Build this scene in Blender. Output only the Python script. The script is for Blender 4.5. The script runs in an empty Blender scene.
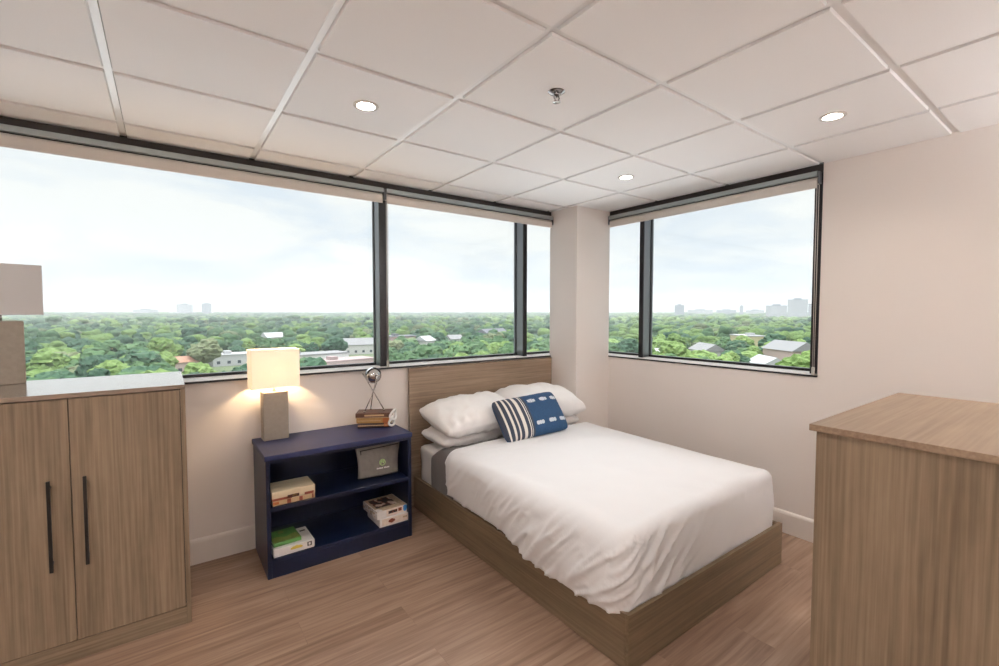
import bpy, bmesh, math, random
import numpy as np
from mathutils import Vector, Matrix, noise

random.seed(7)
SC = bpy.context.scene
COL = SC.collection
PI = math.pi
H = 2.43                                   # ceiling height

# ------------------------------------------------------------------ materials
def new_mat(name):
    m = bpy.data.materials.new(name); m.use_nodes = True
    nt = m.node_tree; nt.nodes.clear()
    out = nt.nodes.new('ShaderNodeOutputMaterial')
    return m, nt, out

def N(nt, kind, **kw):
    n = nt.nodes.new(kind)
    for k, v in kw.items():
        if k.startswith('_'): setattr(n, k[1:], v)
        else: n.inputs[k.replace('_', ' ')].default_value = v
    return n

def mat(name, col, rough=.5, metal=0., noise_scale=0, noise_amt=0., bump=0., bump_scale=200., coat=0., spec=.5, stretch=(1, 1, 1), sheen=0.):
    m, nt, out = new_mat(name)
    b = N(nt, 'ShaderNodeBsdfPrincipled', Roughness=rough, Metallic=metal)
    b.inputs['Base Color'].default_value = (*col, 1)
    b.inputs['Specular IOR Level'].default_value = spec
    b.inputs['Coat Weight'].default_value = coat
    b.inputs['Sheen Weight'].default_value = sheen
    nt.links.new(b.outputs[0], out.inputs[0])
    tc = N(nt, 'ShaderNodeTexCoord'); mp = N(nt, 'ShaderNodeMapping'); mp.inputs['Scale'].default_value = stretch
    nt.links.new(tc.outputs['Object'], mp.inputs[0])
    if noise_amt:
        t = N(nt, 'ShaderNodeTexNoise', Scale=noise_scale, Detail=4.)
        nt.links.new(mp.outputs[0], t.inputs[0])
        r = N(nt, 'ShaderNodeMapRange'); r.inputs[3].default_value = 1 - noise_amt; r.inputs[4].default_value = 1 + noise_amt
        r.inputs[1].default_value = .3; r.inputs[2].default_value = .7
        nt.links.new(t.outputs[0], r.inputs[0])
        mx = N(nt, 'ShaderNodeVectorMath', _operation='SCALE'); mx.inputs[0].default_value = col
        nt.links.new(r.outputs[0], mx.inputs['Scale']); nt.links.new(mx.outputs[0], b.inputs['Base Color'])
    if bump:
        t = N(nt, 'ShaderNodeTexNoise', Scale=bump_scale, Detail=3.)
        nt.links.new(mp.outputs[0], t.inputs[0])
        bp = N(nt, 'ShaderNodeBump', Strength=bump, Distance=.002)
        nt.links.new(t.outputs[0], bp.inputs['Height']); nt.links.new(bp.outputs[0], b.inputs['Normal'])
    return m

def wood(name, c1, c2, axis='z', rough=.45, scale=1., spec=.4, coat=0.):
    """laminate veneer: fine grain streaks running along one axis, with broad soft bands"""
    m, nt, out = new_mat(name)
    b = N(nt, 'ShaderNodeBsdfPrincipled', Roughness=rough); b.inputs['Specular IOR Level'].default_value = spec
    b.inputs['Coat Weight'].default_value = coat; b.inputs['Coat Roughness'].default_value = .14
    nt.links.new(b.outputs[0], out.inputs[0])
    tc = N(nt, 'ShaderNodeTexCoord')
    def tex(s_across, s_along, detail, dist=0.):
        mp = N(nt, 'ShaderNodeMapping')
        s = [s_across] * 3; s['xyz'.index(axis)] = s_along
        mp.inputs['Scale'].default_value = [q * scale for q in s]
        nt.links.new(tc.outputs['Object'], mp.inputs[0])
        t = N(nt, 'ShaderNodeTexNoise', Scale=1., Detail=detail, Distortion=dist)
        nt.links.new(mp.outputs[0], t.inputs[0]); return t
    a = tex(90, 2.2, 5.); c = tex(9, .55, 3., .6); d = tex(30, 12, 2.)
    m1 = N(nt, 'ShaderNodeMath', _operation='MULTIPLY'); m1.inputs[1].default_value = .55
    nt.links.new(a.outputs[0], m1.inputs[0])
    m2 = N(nt, 'ShaderNodeMath', _operation='MULTIPLY_ADD'); m2.inputs[1].default_value = .40
    nt.links.new(c.outputs[0], m2.inputs[0]); nt.links.new(m1.outputs[0], m2.inputs[2])
    m3 = N(nt, 'ShaderNodeMath', _operation='MULTIPLY_ADD'); m3.inputs[1].default_value = .10
    nt.links.new(d.outputs[0], m3.inputs[0]); nt.links.new(m2.outputs[0], m3.inputs[2])
    r = N(nt, 'ShaderNodeValToRGB')
    r.color_ramp.elements[0].position = .36; r.color_ramp.elements[0].color = (*c1, 1)
    r.color_ramp.elements[1].position = .68; r.color_ramp.elements[1].color = (*c2, 1)
    nt.links.new(m3.outputs[0], r.inputs[0]); nt.links.new(r.outputs[0], b.inputs['Base Color'])
    bp = N(nt, 'ShaderNodeBump', Strength=.12, Distance=.001)
    nt.links.new(a.outputs[0], bp.inputs['Height']); nt.links.new(bp.outputs[0], b.inputs['Normal'])
    return m

def floor_mat():
    m, nt, out = new_mat('vinyl_plank')
    b = N(nt, 'ShaderNodeBsdfPrincipled', Roughness=.42); b.inputs['Specular IOR Level'].default_value = .35
    nt.links.new(b.outputs[0], out.inputs[0])
    tc = N(nt, 'ShaderNodeTexCoord')
    br = N(nt, 'ShaderNodeTexBrick', Scale=1.)
    br.offset = .37; br.inputs['Brick Width'].default_value = 1.22; br.inputs['Row Height'].default_value = .18
    br.inputs['Mortar Size'].default_value = .0012; br.inputs['Mortar Smooth'].default_value = .3
    br.inputs['Color1'].default_value = (.32, .32, .32, 1); br.inputs['Color2'].default_value = (.68, .68, .68, 1)
    br.inputs['Mortar'].default_value = (.3, .3, .3, 1)
    nt.links.new(tc.outputs['Object'], br.inputs[0])
    # shift the grain per plank
    ad = N(nt, 'ShaderNodeVectorMath', _operation='MULTIPLY_ADD'); ad.inputs[1].default_value = (7, 5, 3)
    nt.links.new(br.outputs['Color'], ad.inputs[0]); nt.links.new(tc.outputs['Object'], ad.inputs[2])
    def tex(sc, det, dist):
        mp = N(nt, 'ShaderNodeMapping'); mp.inputs['Scale'].default_value = sc
        nt.links.new(ad.outputs[0], mp.inputs[0])
        t = N(nt, 'ShaderNodeTexNoise', Scale=1., Detail=det, Distortion=dist)
        nt.links.new(mp.outputs[0], t.inputs[0]); return t
    a = tex((2.6, 60, 1), 5., .2); c = tex((1.1, 9, 1), 4., 1.2)
    s1 = N(nt, 'ShaderNodeMath', _operation='MULTIPLY'); s1.inputs[1].default_value = .42
    nt.links.new(a.outputs[0], s1.inputs[0])
    s2 = N(nt, 'ShaderNodeMath', _operation='MULTIPLY_ADD'); s2.inputs[1].default_value = .48
    nt.links.new(c.outputs[0], s2.inputs[0]); nt.links.new(s1.outputs[0], s2.inputs[2])
    s3 = N(nt, 'ShaderNodeMath', _operation='MULTIPLY_ADD'); s3.inputs[1].default_value = .12
    sp = N(nt, 'ShaderNodeSeparateColor'); nt.links.new(br.outputs['Color'], sp.inputs[0])
    nt.links.new(sp.outputs[0], s3.inputs[0]); nt.links.new(s2.outputs[0], s3.inputs[2])
    r = N(nt, 'ShaderNodeValToRGB')
    e = r.color_ramp.elements
    e[0].position = .34; e[0].color = (.170, .102, .068, 1)
    e[1].position = .68; e[1].color = (.400, .280, .205, 1)
    e2 = r.color_ramp.elements.new(.5); e2.color = (.285, .184, .128, 1)
    nt.links.new(s3.outputs[0], r.inputs[0])
    nt.links.new(r.outputs[0], b.inputs['Base Color'])
    bp = N(nt, 'ShaderNodeBump', Strength=.15, Distance=.001)
    nt.links.new(a.outputs[0], bp.inputs['Height']); nt.links.new(bp.outputs[0], b.inputs['Normal'])
    return m

def glass_mat(name='window_glass'):
    m, nt, out = new_mat(name)
    t = N(nt, 'ShaderNodeBsdfTransparent'); t.inputs[0].default_value = (.965, .985, .975, 1)
    g = N(nt, 'ShaderNodeBsdfGlossy', Roughness=.0)
    f = N(nt, 'ShaderNodeFresnel', IOR=1.33)
    mx = N(nt, 'ShaderNodeMixShader')
    nt.links.new(f.outputs[0], mx.inputs[0]); nt.links.new(t.outputs[0], mx.inputs[1]); nt.links.new(g.outputs[0], mx.inputs[2])
    nt.links.new(mx.outputs[0], out.inputs[0]); return m

def emit_mat(name, col, s):
    m, nt, out = new_mat(name)
    e = N(nt, 'ShaderNodeEmission', Strength=s); e.inputs[0].default_value = (*col, 1)
    nt.links.new(e.outputs[0], out.inputs[0]); return m

def shade_mat(name, col, trans):
    m, nt, out = new_mat(name)
    d = N(nt, 'ShaderNodeBsdfDiffuse'); d.inputs[0].default_value = (*col, 1)
    t = N(nt, 'ShaderNodeBsdfTranslucent'); t.inputs[0].default_value = (*col, 1)
    mx = N(nt, 'ShaderNodeMixShader'); mx.inputs[0].default_value = trans
    nt.links.new(d.outputs[0], mx.inputs[1]); nt.links.new(t.outputs[0], mx.inputs[2]); nt.links.new(mx.outputs[0], out.inputs[0])
    return m

def leaf_mat(name, c1, c2, scale, dist):
    m, nt, out = new_mat(name)
    b = N(nt, 'ShaderNodeBsdfPrincipled', Roughness=.8); b.inputs['Specular IOR Level'].default_value = .12
    nt.links.new(b.outputs[0], out.inputs[0])
    tc = N(nt, 'ShaderNodeTexCoord')
    t = N(nt, 'ShaderNodeTexNoise', Scale=scale, Detail=6., Roughness=.65); nt.links.new(tc.outputs['Object'], t.inputs[0])
    oi = N(nt, 'ShaderNodeObjectInfo')
    ad = N(nt, 'ShaderNodeMath', _operation='MULTIPLY_ADD'); ad.inputs[1].default_value = .22
    nt.links.new(oi.outputs['Random'], ad.inputs[0]); nt.links.new(t.outputs[0], ad.inputs[2])
    r = N(nt, 'ShaderNodeValToRGB')
    r.color_ramp.elements[0].position = .42; r.color_ramp.elements[0].color = (*c1, 1)
    r.color_ramp.elements[1].position = .80; r.color_ramp.elements[1].color = (*c2, 1)
    nt.links.new(ad.outputs[0], r.inputs[0]); nt.links.new(r.outputs[0], b.inputs['Base Color'])
    bp = N(nt, 'ShaderNodeBump', Strength=1., Distance=dist)
    nt.links.new(t.outputs[0], bp.inputs['Height']); nt.links.new(bp.outputs[0], b.inputs['Normal'])
    return m

M = {}
W1, W2 = (.140, .098, .060), (.315, .235, .158)
for ax in 'xyz':
    M['wood_' + ax] = wood('oak_laminate_' + ax, W1, W2, ax)
M['wood_top'] = wood('oak_laminate_top', (.20, .145, .105), (.34, .26, .195), 'x', rough=.26, spec=.55, coat=1.)
M['wood_top_y'] = wood('oak_laminate_top_y', (.22, .15, .10), (.34, .25, .175), 'x', rough=.42, spec=.35)
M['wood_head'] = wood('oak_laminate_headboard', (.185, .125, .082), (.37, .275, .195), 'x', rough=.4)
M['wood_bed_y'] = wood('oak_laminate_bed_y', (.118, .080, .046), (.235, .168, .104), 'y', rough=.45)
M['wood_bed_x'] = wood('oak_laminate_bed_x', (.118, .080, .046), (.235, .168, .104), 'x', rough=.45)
M['wood_edge'] = wood('oak_edge_band', (.26, .18, .11), (.40, .30, .20), 'x')
M['floor'] = floor_mat()
M['wall'] = mat('wall_paint', (.825, .765, .725), .65, bump=.05, bump_scale=350., spec=.25)
M['trim'] = mat('trim_paint', (.82, .76, .71), .4, spec=.4)
M['tile'] = mat('ceiling_tile', (.88, .865, .86), .9, noise_scale=400, noise_amt=.03, bump=.12, bump_scale=300, spec=.1)
M['tbar'] = mat('ceiling_grid_white', (.80, .79, .785), .3)
M['plenum'] = mat('dark_reveal', (.10, .085, .075), .8)
M['black_frame'] = mat('dark_anodised_frame', (.022, .022, .026), .35, metal=.3)
M['grey_frame'] = mat('grey_anodised_return', (.20, .21, .23), .32, metal=.75)
M['ledge'] = mat('white_metal_ledge', (.86, .86, .86), .35, spec=.5)
M['fascia'] = mat('dark_bronze_fascia', (.030, .024, .024), .4, metal=.2)
M['cassette'] = mat('grey_green_aluminium', (.40, .45, .46), .3, metal=.7)
M['shade_fabric'] = mat('roller_shade_fabric', (.72, .67, .62), .85, bump=.1, bump_scale=900)
M['glass'] = glass_mat()
M['black'] = mat('black_metal', (.008, .008, .008), .35)
M['gap'] = mat('dark_gap', (.02, .015, .012), .9)
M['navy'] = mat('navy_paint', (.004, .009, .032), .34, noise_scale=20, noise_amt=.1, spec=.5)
M['navy_lit'] = mat('navy_paint_lit', (.020, .027, .088), .42, noise_scale=20, noise_amt=.1, spec=.4)  # same paint, lighter: the light falling on the top is in the colour
M['lamp_base'] = mat('taupe_lamp_body', (.33, .285, .235), .45, noise_scale=60, noise_amt=.06)
M['shade'] = shade_mat('lit_lamp_fabric', (.93, .91, .88), .27)
M['shade_off'] = shade_mat('unlit_lamp_fabric', (.74, .73, .735), .12)
M['bulb'] = emit_mat('warm_bulb', (1., .71, .41), 330.)
M['chrome'] = mat('polished_nickel', (.62, .60, .58), .12, metal=1.)
M['ball'] = mat('silvered_ball', (.55, .54, .54), .08, metal=1.)
M['downlight'] = emit_mat('downlight_lens', (1., .90, .80), 400.)
M['trim_white'] = mat('downlight_trim_white', (.62, .58, .54), .5)
M['sprinkler'] = mat('dark_chrome', (.25, .23, .23), .25, metal=.9)
M['sheet'] = mat('white_sheet', (.84, .81, .79), .85, bump=.3, bump_scale=60, sheen=.1)
M['duvet'] = mat('white_duvet', (.79, .785, .80), .85, bump=.45, bump_scale=30, sheen=.1)
M['pillow'] = mat('white_pillowcase', (.90, .885, .88), .85, bump=.3, bump_scale=40, sheen=.1)
M['blanket'] = mat('grey_blanket', (.115, .10, .098), .9, bump=.5, bump_scale=400, sheen=.2)
M['blue'] = mat('woven_blue', (.017, .066, .155), .85, bump=.6, bump_scale=500, noise_scale=90, noise_amt=.15)
M['slate'] = mat('woven_slate', (.05, .062, .095), .85, bump=.6, bump_scale=500)
M['cream'] = mat('woven_cream', (.80, .76, .70), .9, bump=.6, bump_scale=400)
M['ikat'] = mat('woven_pale_dash', (.62, .66, .72), .9, bump=.6, bump_scale=400)
M['grey_cloth'] = mat('grey_canvas', (.21, .19, .17), .9, bump=.5, bump_scale=500, noise_scale=25, noise_amt=.1)
M['zip'] = mat('black_zip', (.015, .012, .012), .5)
M['lime'] = mat('lime_print', (.50, .72, .30), .7)
M['white'] = mat('white_print', (.85, .84, .82), .7)
M['paper'] = mat('page_block', (.72, .64, .50), .85, noise_scale=3, noise_amt=.12, stretch=(1, 1, 300))
M['tan'] = mat('tan_cover', (.52, .36, .20), .5, noise_scale=12, noise_amt=.15)
M['cream_cover'] = mat('cream_cover', (.66, .55, .38), .5, noise_scale=10, noise_amt=.12, stretch=(1, 6, 1))
M['brown'] = mat('brown_leather', (.10, .042, .024), .42, noise_scale=20, noise_amt=.25)
M['dbrown'] = mat('dark_brown_leather', (.045, .022, .016), .4, noise_scale=20, noise_amt=.25)
M['gold'] = mat('golden_brown_cover', (.42, .24, .075), .45, noise_scale=18, noise_amt=.2)
M['orange'] = mat('rust_label', (.42, .13, .035), .5)
M['green'] = mat('green_cover', (.085, .24, .055), .4, noise_scale=20, noise_amt=.3)
M['olive'] = mat('olive_cover', (.20, .25, .06), .4, noise_scale=20, noise_amt=.3)
M['box_white'] = mat('white_carton', (.72, .68, .66), .45, noise_scale=30, noise_amt=.06)
M['box_pink'] = mat('pale_carton', (.72, .60, .52), .45, noise_scale=40, noise_amt=.1)
M['yellow'] = mat('yellow_print', (.62, .45, .06), .5)
M['dark'] = mat('dark_print', (.03, .022, .022), .5)
M['maroon'] = mat('maroon_print', (.22, .05, .025), .5)
M['badge'] = mat('blue_badge', (.03, .19, .48), .4)
M['tanprint'] = mat('tan_print', (.48, .36, .24), .5, noise_scale=60, noise_amt=.3)
M['ceramic'] = mat('white_ceramic', (.88, .86, .84), .25)
M['nickel'] = mat('cord_grey', (.55, .53, .50), .6)

# ------------------------------------------------------------------ helpers
def setp(o, label=None, cat=None, group=None, kind=None):
    if label: o['label'] = label
    if cat: o['category'] = cat
    if group: o['group'] = group
    if kind: o['kind'] = kind
    return o

def thing(name, label, cat, loc=(0, 0, 0), rotz=0., group=None):
    o = bpy.data.objects.new(name, None); COL.objects.link(o)
    o.location = loc; o.rotation_euler = (0, 0, rotz); o.empty_display_size = .1
    return setp(o, label, cat, group)

def link_bm(name, bm, mats, parent=None, smooth=False, org=None):
    """one mesh object; org = world origin the vertices are given relative to (0,0,0) and moved back by"""
    if org is not None: bmesh.ops.translate(bm, verts=bm.verts, vec=-Vector(org))
    me = bpy.data.meshes.new(name)
    bmesh.ops.recalc_face_normals(bm, faces=bm.faces)
    bm.to_mesh(me); bm.free()
    for m in (mats if isinstance(mats, (list, tuple)) else [mats]): me.materials.append(m)
    if smooth:
        for p in me.polygons: p.use_smooth = True
    o = bpy.data.objects.new(name, me); COL.objects.link(o)
    if parent: o.parent = parent
    elif org is not None: o.location = org
    return o

def add_box(bm, lo, hi, bevel=0., mi=0):
    lo = Vector(lo); hi = Vector(hi)
    r = bmesh.ops.create_cube(bm, size=1.)
    vs = r['verts']
    c = (lo + hi) / 2; s = hi - lo
    for v in vs: v.co = Vector((v.co.x * s.x + c.x, v.co.y * s.y + c.y, v.co.z * s.z + c.z))
    fs = list({f for v in vs for f in v.link_faces})
    for f in fs: f.material_index = mi
    if bevel:
        es = list({e for v in vs for e in v.link_edges})
        b = bmesh.ops.bevel(bm, geom=es, offset=bevel, segments=2, affect='EDGES', profile=.5)
        for f in b['faces']: f.material_index = mi
    return bm

def box(name, lo, hi, m, parent=None, bevel=.0015, org=None):
    bm = bmesh.new(); add_box(bm, lo, hi, bevel)
    if org is None and parent is not None: org = parent.location
    if org is None: org = ((lo[0] + hi[0]) / 2, (lo[1] + hi[1]) / 2, min(lo[2], hi[2]))
    return link_bm(name, bm, m, parent, org=org)

def add_tube(bm, pts, r, seg=10, mi=0, closed=False, caps=True):
    pts = [Vector(p) for p in pts]; n = len(pts); rings = []
    for i, p in enumerate(pts):
        a = pts[i - 1] if (i or closed) else p
        b = pts[(i + 1) % n] if (i < n - 1 or closed) else p
        t = (b - a).normalized()
        u = t.orthogonal().normalized() if not rings else (rings[-1][1] - t * rings[-1][1].dot(t)).normalized()
        w = t.cross(u); rr = r[i] if isinstance(r, (list, tuple)) else r
        rings.append(([bm.verts.new(p + (u * math.cos(2 * PI * k / seg) + w * math.sin(2 * PI * k / seg)) * rr) for k in range(seg)], u))
    R = [q[0] for q in rings]
    for i in range(n if closed else n - 1):
        A, B = R[i], R[(i + 1) % n]
        for k in range(seg):
            f = bm.faces.new((A[k], A[(k + 1) % seg], B[(k + 1) % seg], B[k])); f.material_index = mi; f.smooth = True
    if caps and not closed:
        for q in (R[0], R[-1]):
            f = bm.faces.new(q); f.material_index = mi
    return bm

def add_lathe(bm, prof, c=(0, 0, 0), seg=32, mi=0):
    c = Vector(c); R = []
    for r, z in prof:
        if r < 1e-6: R.append([bm.verts.new(c + Vector((0, 0, z)))])
        else: R.append([bm.verts.new(c + Vector((r * math.cos(2 * PI * k / seg), r * math.sin(2 * PI * k / seg), z))) for k in range(seg)])
    for A, B in zip(R, R[1:]):
        for k in range(seg):
            a = [A[k % len(A)], A[(k + 1) % len(A)], B[(k + 1) % len(B)], B[k % len(B)]]
            a = list(dict.fromkeys(a))
            if len(a) > 2:
                f = bm.faces.new(a); f.smooth = True; f.material_index = mi
    return bm

def add_sphere(bm, c, r, seg=24, mi=0, sc=(1, 1, 1)):
    q = bmesh.ops.create_uvsphere(bm, u_segments=seg, v_segments=seg // 2, radius=r)
    for v in q['verts']:
        v.co = Vector((v.co.x * sc[0], v.co.y * sc[1], v.co.z * sc[2])) + Vector(c)
        for f in v.link_faces: f.smooth = True; f.material_index = mi
    return bm

def panel_grid(bm, o, u, v, nu, nv, paint, off=0.):
    """a rectangular printed face: origin o, edge vectors u and v, material index by paint(s, t)"""
    o, u, v = Vector(o), Vector(u), Vector(v)
    n = u.cross(v).normalized() * off
    V = [[bm.verts.new(o + u * (i / nu) + v * (j / nv) + n) for i in range(nu + 1)] for j in range(nv + 1)]
    for j in range(nv):
        for i in range(nu):
            f = bm.faces.new((V[j][i], V[j][i + 1], V[j + 1][i + 1], V[j + 1][i]))
            f.material_index = paint((i + .5) / nu, (j + .5) / nv)
    return bm

# ------------------------------------------------------------------ room shell
XL, YB = -5.35, -5.05                       # left wall / wall behind the camera
MU_A = [(-2.100, -2.042), (-.750, -.712)]   # mullion fronts on the long window wall
PX0, PX1, PY0 = -.433, 0., -.335            # corner pillar
SILL = 1.078
WY = .015                                    # face of the wall under the long window

bm = bmesh.new(); add_box(bm, (XL - .2, YB - .2, -.12), (.3, .3, 0))
setp(link_bm('floor', bm, M['floor'], org=(0, 0, 0)), kind='structure')

# walls: the wall under the long window, the side wall with its opening, two plain ones behind
setp(box('wall_back', (XL, WY, 0), (.19, .22, SILL), M['wall'], bevel=0), kind='structure')
bm = bmesh.new()
add_box(bm, (0, -2.048, 0), (.22, WY - .0005, SILL)); add_box(bm, (0, YB, 0), (.22, -2.048, H + .15))
setp(link_bm('wall_right', bm, M['wall'], org=(0, 0, 0)), kind='structure')
setp(box('wall_left', (XL - .15, YB, 0), (XL, .22, H + .15), M['wall'], bevel=0), kind='structure')
setp(box('wall_front', (XL - .15, YB - .15, 0), (.22, YB, H + .15), M['wall'], bevel=0), kind='structure')
setp(box('wall_pillar', (PX0, PY0, 0), (.0, WY, H + .02), M['wall'], bevel=.003), kind='structure')

def baseboard(name, pts, nrm):
    """profile swept along a straight wall: flat face with a small rounded top"""
    prof = [(0, 0), (.015, 0), (.015, .128), (.012, .140), (.006, .148), (0, .148)]
    a, b = Vector(pts[0]), Vector(pts[1]); n = Vector(nrm)
    bm = bmesh.new()
    A = [bm.verts.new(a + n * d + Vector((0, 0, z))) for d, z in prof]
    B = [bm.verts.new(b + n * d + Vector((0, 0, z))) for d, z in prof]
    for i in range(len(prof)):
        j = (i + 1) % len(prof); bm.faces.new((A[i], A[j], B[j], B[i]))
    bm.faces.new(A); bm.faces.new(B)
    setp(link_bm(name, bm, M['trim'], org=(0, 0, 0)), kind='structure')
baseboard('baseboard_back', ((XL, WY, 0), (PX0, WY, 0)), (0, -1, 0))
baseboard('baseboard_right', ((0, YB, 0), (0, PY0, 0)), (-1, 0, 0))
baseboard('baseboard_left', ((XL, YB, 0), (XL, 0, 0)), (1, 0, 0))
baseboard('baseboard_front', ((XL, YB, 0), (0, YB, 0)), (0, 1, 0))
bm = bmesh.new()
add_box(bm, (PX0 - .015, PY0 - .015, 0), (PX0, -.001, .148), .002); add_box(bm, (PX0 - .015, PY0 - .015, 0), (-.015, PY0, .148), .002)
setp(link_bm('baseboard_pillar', bm, M['trim'], org=(0, 0, 0)), kind='structure')

# ceiling: lay-in tiles a little proud of the exposed grid
GX = [-.477 - .61 * k for k in range(-1, 9)]           # grid lines across
GY = [-.232 - .603 * k for k in range(-1, 9)]
xs = sorted([g for g in GX if XL < g < 0] + [XL, 0.]); ys = sorted([g for g in GY if YB < g < 0] + [YB, .0])
DARK_GAPS = True
LIGHTS = [(-2.612, -1.136), (-.772, -1.128), (-.772, -2.343), (-2.612, -2.343), (-4.44, -1.136), (-4.44, -2.343), (-4.44, -3.55), (-2.612, -3.55), (-.772, -3.55)]
bm = bmesh.new(); G = .013
for i in range(len(xs) - 1):
    for j in range(len(ys) - 1):
        x0, x1, y0, y1 = xs[i], xs[i + 1], ys[j], ys[j + 1]
        gx0, gx1 = (0 if i == 0 else G), (0 if i == len(xs) - 2 else G)
        gy0, gy1 = (0 if j == 0 else G), (0 if j == len(ys) - 2 else G)
        if x1 - x0 < .06 or y1 - y0 < .06: continue
        z = H; s = .004
        top = [(x0 + gx0, y0 + gy0), (x1 - gx1, y0 + gy0), (x1 - gx1, y1 - gy1), (x0 + gx0, y1 - gy1)]
        a = [bm.verts.new((x, y, z + .015)) for x, y in top]
        cx, cy = (x0 + x1) / 2, (y0 + y1) / 2
        b = [bm.verts.new((x + (s if x < cx else -s), y + (s if y < cy else -s), z)) for x, y in top]
        hole = [L for L in LIGHTS if x0 < L[0] < x1 and y0 < L[1] < y1]
        if hole:
            hx, hy = hole[0]; cs = [bm.verts.new((hx + .0515 * math.cos(2 * PI * q / 32 + PI / 4), hy + .0515 * math.sin(2 * PI * q / 32 + PI / 4), z)) for q in range(32)]
            cor = [b[2], b[3], b[0], b[1]]                 # corners met going round from +x+y
            for q in range(4):
                for s_ in range(-4, 4): bm.faces.new((cor[q], cs[(8 * q + s_) % 32], cs[(8 * q + s_ + 1) % 32]))
                bm.faces.new((cor[q], cs[(8 * q + 4) % 32], cor[(q + 1) % 4]))
        else: bm.faces.new(b)
        for k in range(4): bm.faces.new((a[k], a[(k + 1) % 4], b[(k + 1) % 4], b[k]))
add_box(bm, (XL - .15, YB - .15, H + .045), (.3, .3, H + .13), mi=1)
setp(link_bm('ceiling', bm, [M['tile'], M['plenum']], org=(0, 0, 0)), kind='structure')
bm = bmesh.new()
for g in xs[1:-1]: add_box(bm, (g - .0122, YB, H + .009), (g + .0122, .0, H + .014))
for g in ys[1:-1]: add_box(bm, (XL, g - .0122, H + .0092), (0, g + .0122, H + .0139))
setp(link_bm('trim_1', bm, M['tbar'], org=(0, 0, 0)), kind='structure')

# ------------------------------------------------------------------ windows
# built along a run axis: local x = along the wall, local y = outward; wall A uses it directly, wall B turned
def window_run(name, base, rot, x0, x1, mull, jambs, glass_parts):
    """dark frame; mullion boxes show a dark face with grey metal returns back to the glass"""
    o = bpy.data.objects.new(name, None); COL.objects.link(o); o.location = base; o.rotation_euler = (0, 0, rot)
    setp(o, kind='structure')
    F0, F1 = .020, .130                    # frame front and glass line
    bm = bmesh.new()
    add_box(bm, (x0, -.006, SILL), (x1, .012, SILL + .011), .001)              # dark nosing
    add_box(bm, (x0, F1 - .02, SILL + .02), (x1, F1 + .03, SILL + .040), .002)      # bottom rail at the glass
    add_box(bm, (x0, F1 - .02, H - .05), (x1, F1 + .03, H + .008), .002)           # head rail
    link_bm('frame', bm, M['black_frame'], o)
    bm = bmesh.new(); pr = [(.004, SILL + .001), (.004, SILL + .0115), (.022, SILL + .0205), (F1 + .03, SILL + .024), (F1 + .03, SILL + .001)]
    A = [bm.verts.new((x0, y, z)) for y, z in pr]; B = [bm.verts.new((x1, y, z)) for y, z in pr]
    for k in range(5): bm.faces.new((A[k], A[(k + 1) % 5], B[(k + 1) % 5], B[k]))
    bm.faces.new(A); bm.faces.new(B); link_bm('ledge', bm, M['ledge'], o)
    for a, b in mull:
        f = link_bm('mullion', add_box(bmesh.new(), (a, F0 + .004, SILL + .02), (b, F1 + .03, H), .001), M['grey_frame'], o)
        bm = bmesh.new()
        add_box(bm, (a - .002, F0 - .004, SILL + .02), (b + .002, F0 + .006, H), .001)       # front cover
        for s in (a - .005, b):
            add_box(bm, (s, F1 - .012, SILL + .04), (s + .005, F1 + .012, H - .05), .001)   # glazing bead
        link_bm('mullion_cover', bm, M['black_frame'], f)
    for a, b in jambs:
        link_bm('jamb', add_box(bmesh.new(), (a, F0 - .02, SILL + .02), (b, F1 + .03, H), .001), M['black_frame'], o)
    for a, b in glass_parts:
        link_bm('glass_pane', add_box(bmesh.new(), (a, F1 - .003, SILL + .04), (b, F1 + .003, H - .05)), M['glass'], o)
    return o
window_run('window_1', (0, 0, 0), 0, XL + .002, .155, MU_A, [(XL + .002, XL + .05), (.105, .155)],
           [(XL + .05, MU_A[0][0]), (MU_A[0][1], MU_A[1][0]), (MU_A[1][1], .105)])
# wall B: local x runs from the pillar towards the camera (world -y), outward = +x
window_run('window_2', (0, 0, 0), -PI / 2, -.09, 2.046, [(.660, .698)], [(2.003, 2.046)], [(-.09, .66), (.698, 2.003)])
# dark fascia at the ceiling line
setp(box('trim_2', (XL, -.004, H - .047), (PX0, .018, H), M['fascia'], bevel=.001), kind='structure')
setp(box('trim_3', (-.004, -2.048, H - .050), (.018, PY0, H), M['fascia'], bevel=.001), kind='structure')
# backing above glass so that no sky leaks over the head rail
setp(box('trim_4', (XL, .161, H - .0), (.3, .3, H + .14), M['fascia'], bevel=0), kind='structure')

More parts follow.
